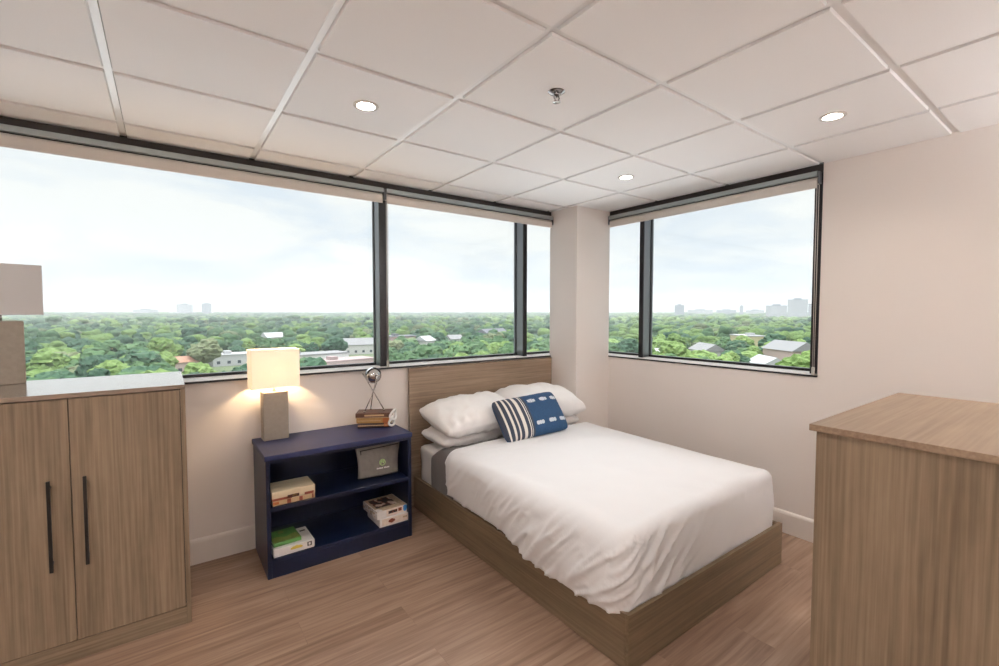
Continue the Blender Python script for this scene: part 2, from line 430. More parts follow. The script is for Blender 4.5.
def roller_shade(label, base, rot, x0, x1, chain):
    t = thing('roller_shade', label, 'blind', base, rot, 'roller shades rolled up over the windows')
    # coordinates local: x along the wall, y outward, z up
    bm = bmesh.new(); add_box(bm, (x0 + .01, -.046, H - .078), (x1 - .01, -.020, H - .0475), .002)
    link_bm('headrail', bm, M['cassette'], t)
    bm = bmesh.new()
    # rolled tube with a short length of hanging fabric
    R = .024; cz = H - .104; cy = -.010
    pts = [(cy + R * math.cos(a), cz + R * math.sin(a)) for a in np.linspace(0, PI * 2, 28)[:-1]]
    A = [bm.verts.new((x0 + .014, y, z)) for y, z in pts]; B = [bm.verts.new((x1 - .014, y, z)) for y, z in pts]
    for k in range(len(pts)):
        f = bm.faces.new((A[k], A[(k + 1) % len(A)], B[(k + 1) % len(A)], B[k])); f.smooth = True
    bm.faces.new(A); bm.faces.new(B)
    add_box(bm, (x0 + .014, cy - R, H - .144), (x1 - .014, cy - R + .003, cz), .0005)
    link_bm('shade_fabric', bm, M['shade_fabric'], t)
    bm = bmesh.new(); add_box(bm, (x0 + .014, cy - R - .003, H - .152), (x1 - .014, cy - R + .006, H - .136), .002)
    link_bm('hem_bar', bm, M['shade_fabric'], t)
    for s in (x0, x1 - .008):
        link_bm('end_bracket', add_box(bmesh.new(), (s, -.040, H - .125), (s + .008, .012, H - .049), .002), M['grey_frame'], t)
    if chain is not None:
        bm = bmesh.new()
        add_tube(bm, [(chain, -.022, H - .13), (chain, -.020, 1.8), (chain + .002, -.012, SILL + .06)], .0022, 6)
        add_tube(bm, [(chain + .012, -.022, H - .13), (chain + .012, -.020, 1.8), (chain + .010, -.012, SILL + .06)], .0022, 6)
        c = link_bm('pull_chain', bm, M['nickel'], t)
        link_bm('chain_tensioner', add_box(bmesh.new(), (chain - .004, -.018, SILL + .012), (chain + .014, -.006, SILL + .065), .004), M['nickel'], c)
    return t
roller_shade('wide beige roller shade rolled up over the largest pane, above the lit lamp', (0, 0, 0), 0, XL + .01, -2.078, None)
roller_shade('beige roller shade rolled up above the headboard, over the middle pane', (0, 0, 0), 0, -2.074, PX0 - .006, -2.062)
roller_shade('pale grey roller shade rolled up over the window right of the pillar', (0, 0, 0), -PI / 2, .345, 2.040, 2.022)

# ------------------------------------------------------------------ downlights and sprinkler
LL = {0: 'recessed downlight nearest the long window, glowing warm', 1: 'recessed downlight nearest the corner pillar, glowing warm',
      2: 'recessed downlight nearest the plain right wall, glowing warm'}
def downlight_bm():
    return
dl_meshes = None
for i, (x, y) in enumerate(LIGHTS):
    t = thing('recessed_downlight', LL.get(i, 'recessed downlight in the ceiling grid behind or above the camera'), 'light', (x, y, H - .001), 0, 'downlights set in the ceiling tiles')
    if dl_meshes is None:
        a = link_bm('trim_ring', add_lathe(bmesh.new(), [(.0320, .0175), (.0385, -.001), (.041, -.004), (.050, -.004), (.0555, -.002), (.056, .0005)], seg=40), M['trim_white'], t)
        b = link_bm('light_lens', add_lathe(bmesh.new(), [(0, .015), (.022, .0155), (.0322, .0165)], seg=40), M['downlight'], t)
        dl_meshes = (a, b)
    else:
        for s in dl_meshes:
            c = s.copy(); COL.objects.link(c); c.parent = t

t = thing('sprinkler_head', 'small dark chrome fire sprinkler hanging from the middle of a ceiling tile', 'sprinkler', (-2.004, -1.742, H - .0005)); t.scale = (1., 1., .72)
link_bm('escutcheon', add_lathe(bmesh.new(), [(0, -.012), (.018, -.012), (.030, -.006), (.036, 0)], seg=32), M['sprinkler'], t)
bm = bmesh.new(); add_lathe(bm, [(.011, -.006), (.011, -.024), (.005, -.028), (.004, -.030)], seg=16)
for s in (-1, 1): add_tube(bm, [(s * .010, 0, -.018), (s * .015, 0, -.034), (s * .009, 0, -.050), (0, 0, -.056)], .0028, 8)
link_bm('sprinkler_body', bm, M['sprinkler'], t)
link_bm('deflector', add_lathe(bmesh.new(), [(0, -.060), (.017, -.060), (.017, -.058), (0, -.056)], seg=20), M['chrome'], t)

M['fill_light'] = emit_mat('fill_light_lens', (.97, .98, 1.), 300.)
M['lamp_metal'] = mat('brushed_steel', (.5, .49, .47), .3, metal=1.)
def uplighter(label, x, y):  # added lamps, unseen behind the camera, to brighten the ceiling
    t = thing('fill_uplighter', label, 'lamp', (x, y, 0), 0, 'added fill lights out of view')
    link_bm('base', add_lathe(bmesh.new(), [(0, 0), (.15, 0), (.15, .012), (.02, .025), (0, .025)], seg=40), M['lamp_metal'], t)
    link_bm('pole', add_tube(bmesh.new(), [(0, 0, .02), (0, 0, 1.62)], .012, 14), M['lamp_metal'], t)
    link_bm('bowl', add_lathe(bmesh.new(), [(0, 1.615), (.05, 1.62), (.14, 1.67), (.17, 1.74), (.167, 1.742), (.136, 1.675), (.05, 1.628), (0, 1.626)], seg=40), M['lamp_metal'], t)
    link_bm('light_lens', add_lathe(bmesh.new(), [(0, 1.70), (.146, 1.70), (.146, 1.694), (0, 1.694)], seg=40), M['fill_light'], t)
for lab, x, y in (('added fill light standing unseen behind the camera, by the left wall', -4.9, -4.5), ('added fill light standing unseen behind the camera, by the right wall', -.5, -4.45)): uplighter(lab, x, y)

# ------------------------------------------------------------------ cabinets
def cabinet(label, base, rot, w, d, h, name='storage_cabinet', overhang=.0, top='wood_top'):
    """local: x 0..-w (right edge at 0), y 0 (front) .. d (back); doors on the y=0 side"""
    t = thing(name, label, 'cabinet', base, rot)
    o = .003
    bm = bmesh.new()
    add_box(bm, (-w, .02, 0), (-w + .019, d, h - .021), .0008); add_box(bm, (-.019, .0, 0), (0, d, h - .021), .0008)
    add_box(bm, (-w, .0, 0), (-w + .019, .02, h - .021), .0008)
    add_box(bm, (-w + .019, d - .012, .0), (-.019, d, h - .021)); add_box(bm, (-w + .019, .024, .075), (-.019, d - .012, .094))
    link_bm('carcass', bm, M['wood_z'], t)
    link_bm('plinth', add_box(bmesh.new(), (-w + .019, .003, .0), (-.019, .02, .083), .0008), M['wood_x'], t)
    link_bm('inner_shadow_liner', add_box(bmesh.new(), (-w + .019, .021, .09), (-.019, .0235, h - .022)), M['gap'], t)
    link_bm('tabletop', add_box(bmesh.new(), (-w - overhang, -.004 - overhang, h - .020), (overhang, d, h), .0015), M[top], t)
    mid = -.407 if w < .9 else -w / 2
    for x0, x1, hx in ((-w + .021, mid - .0018, mid - .066), (mid + .0018, -.022, mid + .046)):
        D = link_bm('door', add_box(bmesh.new(), (x0, .0, .087), (x1, .0205, h - .024), .001), M['wood_z'], t)
        bm = bmesh.new()
        add_box(bm, (hx - .006, -.034, .418), (hx + .006, -.024, .800), .0015)
        for z in (.45, .768): add_box(bm, (hx - .005, -.026, z - .005), (hx + .005, .001, z + .005), .001)
        link_bm('door_handle', bm, M['black'], D)
    return t
cabinet('grey-brown oak two-door cabinet under the long window, black bar handles, lamp on top', (-3.305, -.594, 0), 0, .815, .604, 1.154)
# the one on the right stands with its plain end panel towards the bed, doors away from it
cabinet('grey-brown oak cabinet in the right foreground showing its plain end panel', (-1.785, -2.662, 0), PI, .90, .60, 1.154, overhang=.012, top='wood_top_y')

# ------------------------------------------------------------------ navy bookcase
sx0, sx1, sy0, syb, sh = -2.946, -2.073, -.432, -.001, .700
t = thing('bookcase', 'low navy blue open bookcase between the oak cabinet and the bed', 'bookcase', ((sx0 + sx1) / 2, syb - .2, 0))
box('bookcase_top', (sx0 - .006, sy0 - .008, sh - .030), (sx1 + .006, WY - .001, sh), M['navy_lit'], t, .004)
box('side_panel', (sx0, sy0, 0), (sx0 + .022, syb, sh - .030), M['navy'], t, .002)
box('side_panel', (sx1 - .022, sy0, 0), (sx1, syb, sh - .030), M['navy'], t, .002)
box('back_panel', (sx0 + .022, syb - .008, .03), (sx1 - .022, syb - .001, sh - .030), M['navy'], t, 0)
box('shelf_board', (sx0 + .022, sy0 + .004, .378), (sx1 - .022, syb - .008, .402), M['navy'], t, .002)
box('shelf_board', (sx0 + .022, sy0 + .002, .086), (sx1 - .022, syb - .008, .108), M['navy'], t, .002)
box('apron', (sx0 + .022, sy0 + .002, .0), (sx1 - .022, sy0 + .022, .086), M['navy'], t, .001)
box('top_rail', (sx0 + .022, sy0 + .004, sh - .048), (sx1 - .022, sy0 + .022, sh - .030), M['navy'], t, .001)

# ------------------------------------------------------------------ lamps
def open_box(bm, w, d, z0, z1, th=.0015):
    """four-sided open shade with real wall thickness and rounded vertical corners"""
    def ring(w, d, r, z):
        out = []
        for cx, cy, a0 in ((w/2-r, d/2-r, 0), (-w/2+r, d/2-r, PI/2), (-w/2+r, -d/2+r, PI), (w/2-r, -d/2+r, 1.5*PI)):
            for k in range(5):
                a = a0 + k * PI / 8; out.append(bm.verts.new((cx + r * math.cos(a), cy + r * math.sin(a), z)))
        return out
    R = [ring(w, d, .006, z0), ring(w, d, .006, z1), ring(w - 2*th, d - 2*th, .005, z1), ring(w - 2*th, d - 2*th, .005, z0)]
    n = len(R[0])
    for q in range(4):
        A, B = R[q], R[(q + 1) % 4]
        for k in range(n): bm.faces.new((A[k], A[(k + 1) % n], B[(k + 1) % n], B[k]))
    return bm

def lamp(label, base, rot, lit, bw=.145, bd=.085, sw=.276, sd=.134, zb=.300, z0=.328, z1=.566):
    t = thing('table_lamp', label, 'lamp', base, rot, None)
    link_bm('lamp_base', add_box(bmesh.new(), (-bw/2, -bd/2, 0), (bw/2, bd/2, zb), .004), M['lamp_base'], t)
    bm = bmesh.new(); add_tube(bm, [(0, 0, zb - .001), (0, 0, zb + .03)], .008, 12); add_tube(bm, [(0, 0, zb + .03), (0, 0, zb + .085)], .016, 16)
    link_bm('lamp_neck', bm, M['chrome'], t)
    s = link_bm('lamp_shade', open_box(bmesh.new(), sw, sd, z0, z1), M['shade'] if lit else M['shade_off'], t)
    bm = bmesh.new()
    for a, b in (((-sw/2+.004, 0, z1-.012), (sw/2-.004, 0, z1-.012)), ((0, -sd/2+.004, z1-.012), (0, sd/2-.004, z1-.012))): add_tube(bm, [a, b], .0016, 6)
    add_tube(bm, [(0, 0, zb + .08), (0, -.03, zb+.12), (0, -.03, z1-.05), (0, 0, z1-.012)], .0014, 6)
    link_bm('shade_frame', bm, M['chrome'], s)
    bm = bmesh.new(); add_sphere(bm, (0, 0, zb + .125), .028, 20)
    link_bm('light_bulb', bm, M['bulb'] if lit else M['ceramic'], t)
    return t
lamp('lit table lamp with white box shade standing on the navy bookcase', (-2.829, -.056, .700), 0.04, True)
lamp('unlit table lamp with pale box shade standing on the oak cabinet', (-3.999, -.085, 1.154), math.radians(20), False)

# ------------------------------------------------------------------ books, boxes, bag, ornament
def book(label, base, rot, w, d, h, cover, cat='book', name='book', group=None, spine_bands=None, cover_th=.003, inset=.004, paint_top=None, mats=None):
    """lying flat; local x = spine length, y 0 = spine side (towards the viewer), d = fore edge"""
    t = thing(name, label, cat, base, rot, group)
    bm = bmesh.new()
    add_box(bm, (-w/2, 0, 0), (w/2, d, cover_th), .0008); add_box(bm, (-w/2, 0, h - cover_th), (w/2, d, h), .0008)
    # rounded spine
    n = 9; A = []; B = []
    for k in range(n):
        a = PI * k / (n - 1); y = -.004 * math.sin(a); z = h/2 - (h/2) * math.cos(a)
        A.append((y, z))
    inner = [(y + .003 if 0 < k < n-1 else .003, min(max(z, cover_th*.5), h - cover_th*.5)) for k, (y, z) in enumerate(A)]
    for (y0, z0), (y1, z1) in zip(A, A[1:]):
        vs = [bm.verts.new(p) for p in ((-w/2, y0, z0), (w/2, y0, z0), (w/2, y1, z1), (-w/2, y1, z1))]
        bm.faces.new(vs)
    add_box(bm, (-w/2, .0005, .001), (w/2, .003, h - .001))
    if paint_top: panel_grid(bm, (-w/2 + .004, .006, h + .0003), (w - .008, 0, 0), (0, d - .012, 0), 40, 30, paint_top)
    if spine_bands:
        for u0, u1, v0, v1, mi in spine_bands:
            add_box(bm, (-w/2 + u0*w, -.0047, v0*h), (-w/2 + u1*w, -.002, v1*h), mi=mi)
    link_bm('cover', bm, [cover] + (mats or []), t)
    link_bm('page_block', add_box(bmesh.new(), (-w/2 + inset, .003, cover_th - .0002), (w/2 - inset, d - inset, h - cover_th + .0002)), M['paper'], t)
    return t

G1 = None
bx, by = -2.228, -.168
book('golden brown book at the bottom of the stack beneath the metal ball sculpture', (bx + .004, by - .002, .700), -.46, .226, .130, .032, M['dbrown'], spine_bands=[(.02, .98, .42, .60, 1), (.78, .92, .2, .9, 2)], mats=[M['tan'], M['orange']])
book('tan book with rust spine label, middle of the stack beneath the metal ball sculpture', (bx, by, .7322), -.52, .232, .132, .036, M['gold'], spine_bands=[(.76, .93, .05, .95, 1), (.03, .70, .40, .52, 2)], mats=[M['orange'], M['tan']])
book('dark brown leather book on top of the stack, metal ball sculpture standing on it', (bx - .003, by - .003, .7684), -.50, .238, .136, .034, M['brown'], spine_bands=[(.25, .80, .35, .7, 1), (.0, 1., .04, .14, 1)], mats=[M['tan']])
# sculpture: ball cradled by three crossing rods
t = thing('ball_sculpture', 'silver ball cradled on crossed metal rods standing on brown books', 'ornament', (bx + .022, by + .060, .8026))
c = Vector((0, 0, .242)); tw = []
ang = [-2.75, -.55, 1.6]
feet = [(math.cos(a) * .078, math.sin(a) * .050, .006) for a in ang]
tops = [(-math.cos(a) * .070, -math.sin(a) * .070, .262) for a in ang]
for k in range(3):
    p, q = Vector(feet[k]), Vector(tops[k])
    off = Vector((-math.sin(ang[k]), math.cos(ang[k]), 0)) * .006
    rd = link_bm('rod', add_tube(bmesh.new(), [p, (p + q) * .5 + off, q], .0036, 10), M['chrome'], t)
    link_bm('knob', add_sphere(bmesh.new(), p, .0075, 12), M['chrome'], rd); link_bm('knob', add_sphere(bmesh.new(), q, .0065, 12), M['chrome'], rd)
link_bm('ball', add_sphere(bmesh.new(), c + Vector((0, 0, .010)), .0575, 40), M['ball'], t)
# white knotted link ornament leaning at the end of the stack
def ring_pts(c, rx, rz, tilt, n=28):
    out = []
    for k in range(n):
        a = 2 * PI * k / n; x = rx * math.cos(a); z = rz * math.sin(a)
        out.append((c[0] + x * math.cos(tilt) - z * math.sin(tilt), c[1] + .006 * math.sin(2 * a), c[2] + x * math.sin(tilt) + z * math.cos(tilt)))
    return out
bm = bmesh.new()
add_tube(bm, ring_pts((0, 0, .063), .020, .027, -.5), .0062, 10, closed=True)
add_tube(bm, ring_pts((-.006, .006, .031), .017, .024, -.25), .0062, 10, closed=True)
o = link_bm('knot_ornament', bm, M['ceramic'], smooth=True); o.location = (-2.106, -.222, .7012); o.scale = (1.35,) * 3; o.rotation_euler = (0, 0, .5)
setp(o, 'small white looped knot ornament at the right end of the book stack', 'ornament')

# middle shelf, left: two books
book('thin rust and tan book lying beneath the pale book, middle shelf', (-2.798, -.412, .4022), .02, .226, .165, .030, M['tan'], spine_bands=[(.0, .14, .3, .8, 1), (.33, .42, .1, .9, 2), (.62, .70, .1, .9, 2), (.93, .97, .1, .9, 2)], mats=[M['orange'], M['maroon']])
book('thick pale book lying on top at the left of the middle shelf', (-2.800, -.416, .4324), .0, .230, .172, .050, M['cream_cover'], spine_bands=[(.0, .45, .02, .28, 1), (.35, .62, .08, .42, 2), (.75, .97, .05, .35, 1), (.46, .58, .20, .36, 3)], mats=[M['maroon'], M['brown'], M['yellow']])

# middle shelf, right: zipped canvas pouch with round emblem
t = thing('zipper_bag', 'grey canvas zip pouch with round green emblem on the middle shelf', 'bag', (-2.245, -.285, .4022), -.06)
def pouch():
    bm = bmesh.new(); nu, nv = 44, 36; S = []
    for side in (-1, 1):
        g = []
        for j in range(nv + 1):
            v = j / nv; row = []
            for i in range(nu + 1):
                u = i / nu * 2 - 1
                w = .136 + .016 * v - .008 * math.sin(v * PI)
                th = .050 * (1 - v) ** .8 * (1 - abs(u) ** 5) ** .5 * (min(1, v * 9 + .35)) + .0035
                x = u * w; z = .004 + v * .215 + .008 * u * v - .006 * (1 - u * u) * v
                wr = .0045 * noise.noise((x * 22, z * 16, side * 3.)) + .003 * noise.noise((x * 50, z * 28, side * 5.))
                row.append(bm.verts.new((x, side * (th + wr * (1 if abs(u) < .98 and j < nv else 0)), z)))
            g.append(row)
        for j in range(nv):
            for i in range(nu):
                f = bm.faces.new((g[j][i], g[j][i+1], g[j+1][i+1], g[j+1][i])); f.smooth = True
        S.append(g)
    def stitch(a, b):
        for k in range(len(a) - 1):
            try: bm.faces.new((a[k], a[k+1], b[k+1], b[k]))
            except ValueError: pass
    stitch(S[0][0], S[1][0]); stitch(S[0][nv], S[1][nv]); stitch([r[0] for r in S[0]], [r[0] for r in S[1]]); stitch([r[-1] for r in S[0]], [r[-1] for r in S[1]])
    return bm
link_bm('pouch_body', pouch(), M['grey_cloth'], t)
def front_y(z): return -(.050 * (1 - (z - .004) / .215) ** .8 + .0035 + .006)
bm = bmesh.new(); add_tube(bm, [(x, front_y(.196) + .003, .194 + .05 * x) for x in np.linspace(-.125, .135, 14)], .0032, 8)
add_tube(bm, [(-.122, front_y(.19), .190), (-.121, front_y(.17) - .001, .165)], .003, 8)
link_bm('zipper', bm, M['zip'], t)
bm = bmesh.new()
ec = Vector((.015, front_y(.095), .100))
tilt = math.atan2(.045, .215)
def epos(x, z): return (ec.x + x, ec.y + z * math.sin(tilt) * .9, ec.z + z)
ringp = [epos(.019 * math.cos(a), .019 * math.sin(a)) for a in np.linspace(0, 2*PI, 25)[:-1]]
add_tube(bm, ringp, .0022, 6, closed=True)
add_tube(bm, [epos(-.011, -.010), epos(-.008, .008), epos(.0, .002), epos(.006, -.008), epos(.010, .010)], .0036, 6)
add_tube(bm, [epos(-.013, .003), epos(-.004, .012), epos(.008, .011)], .0026, 6)
link_bm('emblem', bm, M['lime'], t)
bm = bmesh.new()                                  # a short line of lettering under the emblem, too small to read
x = -.040
for wd in (.006, .005, .006, .006, .004, .006, 0, .006, .006, .005, .006, .006):
    if wd:
        p = epos(x, -.036)
        add_box(bm, (p[0], p[1] - .002, p[2] - .0035), (p[0] + wd, p[1] + .0015, p[2] + .0035 + (.002 if wd > .005 else 0)), .0005)
    x += (wd or .004) + .0016
link_bm('lettering', bm, M['white'], t)

# bottom shelf, left: white game box with green book above
def carton(label, base, rot, w, d, h, mats, top=None, front=None, left=None, name='game_box', cat='box'):
    t = thing(name, label, cat, base, rot)
    link_bm('box_tray', add_box(bmesh.new(), (-w/2 + .002, .002, 0), (w/2 - .002, d - .002, h * .6), .001), mats[0], t)
    bm = bmesh.new(); add_box(bm, (-w/2, 0, h * .12), (w/2, d, h), .0012)
    if top: panel_grid(bm, (-w/2 + .001, .001, h + .0003), (w - .002, 0, 0), (0, d - .002, 0), 48, 36, top)
    if front: panel_grid(bm, (-w/2 + .001, -.0003, h * .12 + .001), (w - .002, 0, 0), (0, 0, h * .88 - .002), 60, 16, front)
    if left: panel_grid(bm, (-w/2 - .0003, d - .001, h * .12 + .001), (0, -d + .002, 0), (0, 0, h * .88 - .002), 40, 14, left)
    link_bm('box_lid', bm, mats, t)
    return t
def f_white(s, v):
    if (s - .55) ** 2 / .022 + (v - .55) ** 2 / .09 < 1 and v > .38: return 1
    if .82 < s < .93 and .22 < v < .9: return 0 if (.855 < s < .895 and .38 < v < .74) else 2
    return 0
def t_white(s, v):
    if .80 < s < .93 and .72 < v < .80: return 2
    if s > .97 or v < .03: return 3
    return 0
carton('flat white game box with dark and yellow marks lying beneath the green book', (-2.802, -.418, .1082), .02, .222, .205, .046, [M['box_white'], M['yellow'], M['dark'], M['white']], top=t_white, front=f_white)
book('green book lying on the white game box, bottom shelf', (-2.832, -.385, .1543), .05, .150, .165, .022, M['green'], paint_top=lambda s, v: 1 if v < .40 + .06 * math.sin(s * 9) else (2 if (s - .45)**2 + (v - .8)**2 < .012 else 0), mats=[M['olive'], M['olive']])

# bottom shelf, right: two game boxes
def g_top(s, v):
    if .10 < s < .80 and .26 < v < .88:
        q = noise.noise((s * 7, v * 6, 1.3))
        return 2 if q > -.05 else (4 if q > -.25 else 1)
    if (s - .08) ** 2 / .012 + (v - .05) ** 2 / .02 < 1: return 0
    return 3 if .03 < s < .97 else 0
def g_front(s, v):
    if (s - .93) ** 2 / .005 + (v - .6) ** 2 / .3 < 1: return 5
    if .36 < s < .66 and .30 < v < .75: return 2 if noise.noise((s * 30, v * 4, 2.)) > -.2 else 4
    if .70 < s < .82 and .3 < v < .8: return 4
    return 0 if s < .3 else 1
def g_front2(s, v):
    if (s - .40) ** 2 / .012 + (v - .5) ** 2 / .09 < 1: return 4
    if .78 < s < .93 and .42 < v < .66: return 3
    if s < .06: return 0
    return 1
gm = [M['box_white'], M['box_pink'], M['dark'], M['tanprint'], M['maroon'], M['badge']]
carton('pale pink game box with maroon print, beneath the box with blue badge', (-2.190, -.421, .1082), .01, .205, .215, .052, gm, front=g_front2)
carton('white game box with dark picture lid and blue badge, bottom shelf right', (-2.201, -.411, .1604), .05, .212, .225, .052, gm, top=g_top, front=g_front, left=lambda s, v: 3 if noise.noise((s*8, v*3, 4)) > .1 else 0)

# ------------------------------------------------------------------ bed
bx0, bx1, bys, byf = -1.868, -.450, -.040, -2.046
t = thing('bed_frame', 'low grey-brown oak platform bed with a tall plain headboard', 'bed', (-1.155, -1.05, 0))
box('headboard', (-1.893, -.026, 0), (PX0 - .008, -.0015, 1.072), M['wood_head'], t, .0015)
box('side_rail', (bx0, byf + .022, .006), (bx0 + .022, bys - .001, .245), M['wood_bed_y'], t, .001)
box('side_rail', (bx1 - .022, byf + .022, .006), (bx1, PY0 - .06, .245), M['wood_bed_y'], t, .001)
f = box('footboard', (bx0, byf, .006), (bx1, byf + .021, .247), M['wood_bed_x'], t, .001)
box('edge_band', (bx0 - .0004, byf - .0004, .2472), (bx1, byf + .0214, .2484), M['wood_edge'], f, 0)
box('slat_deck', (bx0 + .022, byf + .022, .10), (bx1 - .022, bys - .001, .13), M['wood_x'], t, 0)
box('foot_runner', (bx0 + .012, byf + .012, .0), (bx1 - .012, byf + .05, .006), M['gap'], t, 0)
box('foot_runner', (bx0 + .012, byf + .06, .0), (bx0 + .05, bys - .01, .006), M['gap'], t, 0)
box('foot_runner', (bx1 - .05, byf + .06, .0), (bx1 - .012, PY0 - .07, .006), M['gap'], t, 0)

# mattress under a fitted white sheet
def soft_box(lo, hi, r, n=14, amp=.004, fs=9.):
    bm = bmesh.new(); bmesh.ops.create_cube(bm, size=2.)
    bmesh.ops.subdivide_edges(bm, edges=bm.edges, cuts=n, use_grid_fill=True)
    lo, hi = Vector(lo), Vector(hi); c = (lo + hi) / 2; h = (hi - lo) / 2
    for v in bm.verts:
        p = Vector((v.co.x * h.x, v.co.y * h.y, v.co.z * h.z))
        q = Vector([max(-h[k] + r, min(h[k] - r, p[k])) for k in range(3)])
        d = p - q
        if d.length > 1e-9: p = q + d.normalized() * r
        nz = noise.noise((p * fs + c)) * amp
        p += (p.normalized()) * nz
        v.co = p + c
    return bm
MX0, MX1 = -1.832, -.486
o = link_bm('mattress', soft_box((MX0, -1.965, .132), (MX1, -.048, .492), .045, 26, .010, 7.), M['sheet'], smooth=True, org=(-1.155, -1.0, .13))
setp(o, 'mattress under a rumpled white fitted sheet, showing at the head of the bed', 'mattress')

# draped cloth over the mattress, sampled as rings around a rounded rectangle
def drape(x0, x1, yf, yh, ztop, r, rh, dropfun, N1=120, foldf=None, bulge=None, head_drop=.02, puff=None, foot_r=None, rR=None):
    """rings run outward from an inner spine; the foot and both sides fall, the head side just rolls under"""
    rf = foot_r or r; rR = rR or r
    ix0, ix1, iy0, iy1 = x0 + r, x1 - rR, yf + rf, yh - rh
    path = []                                             # (E, (nx, ny), kind)
    def seg(a, b, n, nx, ny):
        for k in range(n): path.append((Vector(a).lerp(Vector(b), k / n), nx, ny))
    def arc(c, a0, a1, n):
        for k in range(n):
            a = a0 + (a1 - a0) * k / n; path.append((Vector(c), math.cos(a), math.sin(a)))
    seg((ix0, iy1), (ix0, iy0), N1, -1, 0); arc((ix0, iy0), PI, 1.5 * PI, 26)
    seg((ix0, iy0), (ix1, iy0), N1 - 20, 0, -1); arc((ix1, iy0), 1.5 * PI, 2 * PI, 26)
    seg((ix1, iy0), (ix1, iy1), N1, 1, 0); arc((ix1, iy1), 0, .5 * PI, 14)
    seg((ix1, iy1), (ix0, iy1), N1 - 30, 0, 1); arc((ix0, iy1), .5 * PI, PI, 14)
    bm = bmesh.new(); rings = []
    cx = (x0 + x1) / 2; sp0, sp1 = iy0 + (cx - ix0), iy1 - (cx - ix0) * .6
    KI, KA, KD = 26, 8, 26
    for (E, nx, ny) in path:
        hd = max(0., ny)                                  # 1 on the head side
        R_x = r if nx < 0 else rR; R_y = rh if ny > 0 else rf
        wx, wy = nx * nx, ny * ny; rz = (R_x * wx + R_y * wy) / (wx + wy)
        D = (dropfun(E.x, E.y, nx, ny) + r - rz) * (1 - hd) + head_drop * hd
        S = Vector((cx, max(sp0, min(sp1, E.y))))
        col = []
        for k in range(KI):
            p = S.lerp(E, (k / KI) ** .8); col.append([Vector((p.x, p.y, ztop)), 0., nx, ny])
        for k in range(KA + 1):
            th = PI / 2 * k / KA
            col.append([Vector((E.x + nx * R_x * math.sin(th), E.y + ny * R_y * math.sin(th), ztop - rz * (1 - math.cos(th)))), k / KA * .12, nx, ny])
        for k in range(1, KD + 1):
            col.append([Vector((E.x + nx * R_x, E.y + ny * R_y, ztop - rz - D * k / KD)), .12 + D * k / KD, nx, ny])
        rings.append(col)
    V = []
    for col in rings:
        out = []
        for p, d, nx, ny in col:
            q = p.copy()
            if puff: q.z += puff(p.x, p.y) * (1 if d <= 0 else max(0, 1 - d / .12))
            if foldf and d > 0:
                a = foldf(p.x, p.y, d, nx, ny); q.x += nx * a; q.y += ny * a
            if bulge and d > 0:
                a = bulge(p.x, p.y, d, nx, ny); q.x += nx * a; q.y += ny * a
            out.append(bm.verts.new(q))
        V.append(out)
    n = len(V)
    for i in range(n):
        A, B = V[i], V[(i + 1) % n]
        for k in range(len(A) - 1): bm.faces.new((A[k], A[k+1], B[k+1], B[k]))
    bmesh.ops.remove_doubles(bm, verts=bm.verts, dist=.0004)
    bmesh.ops.dissolve_degenerate(bm, edges=bm.edges, dist=.0002)
    return bm

def ss(a, b, x):
    x = max(0., min(1., (x - a) / (b - a))); return x * x * (3 - 2 * x)
def ridge(perp, along, seed):
    a = noise.noise((perp * 10.5, along * 2.3, seed)); b = noise.noise((perp * 23., along * 4.5, seed + 5))
    return max(0, 1 - abs(a) * 5.) ** 1.4 + .40 * max(0, 1 - abs(b) * 5.) ** 1.4
def fold_left(x, y, d, nx, ny):
    g = max(0., -nx); f = max(0., -ny); k = 0.
    if g > 0:                                              # long side: slanting creases that deepen towards the foot corner
        am = (.0105 + .0110 * ss(-.95, -1.6, y)) * ss(.04, .17, d)
        k += g * am * ridge(y - .85 * d, d + .5 * y, 1.3)
        k += g * .012 * noise.noise((y * 4, d * 5, 2.)) * ss(.04, .2, d)
        k += g * .010 * math.exp(-((y + .60 - .10 * d) / .030) ** 2) * ss(.02, .1, d)
    if f > 0:
        am = (.003 + .0150 * ss(-1.25, -1.72, x)) * ss(.03, .14, d)
        k += f * am * ridge(x + 1.3 * d, d - .5 * x, 8.4)
        k += f * .010 * noise.noise((x * 4, d * 5, 12.)) * ss(.04, .2, d)
    if nx > 0: k += nx * .006 * noise.noise((y * 6, d * 6, 22.)) * ss(.04, .2, d)
    return k
def drop(x, y, nx, ny):
    z_side = .262 - .040 * ss(-1.15, -1.55, y) + .006 * math.sin(y * 9)
    z_foot = .225 + .018 * ss(-1.30, -1.62, x)
    z_right = .253
    wl, wf, wr = max(0, -nx) ** 2, max(0, -ny) ** 2, max(0, nx) ** 2
    s = wl + wf + wr
    z = (z_side * wl + z_foot * wf + z_right * wr) / max(s, 1e-6)
    return .572 - .10 - z
def bulge_d(x, y, d, nx, ny):
    dd = ss(.03, .30, d)
    a = max(0, -nx) * (.010 * math.sin(min(1, d / .34) * PI) + .040 * ss(-.95, -1.5, y) * dd * (1 - .0 * ny))
    a += max(0, -ny) * (.006 * math.sin(min(1, d / .34) * PI) + .014 * dd)
    return a
def puff(x, y):
    e = ss(-.43, -.62, y)
    v = .010 * noise.noise((x * 2.3, y * 2.1, .5)) + .004 * noise.noise((x * 7, y * 7, 3.))
    ex = min(x + 1.85, -.46 - x); v -= .016 * (1 - ss(.05, .40, ex))
    # shallow creases fanning from the head-left corner
    s = math.sin((x * .5 + y) * 30 + 3 * noise.noise((x * 3, y * 3, 8.)))
    v += .0035 * (1 - abs(s)) * ss(-.9, -1.5, x) * ss(-1.3, -.7, y) 
    return v + .004 * (1 - e)
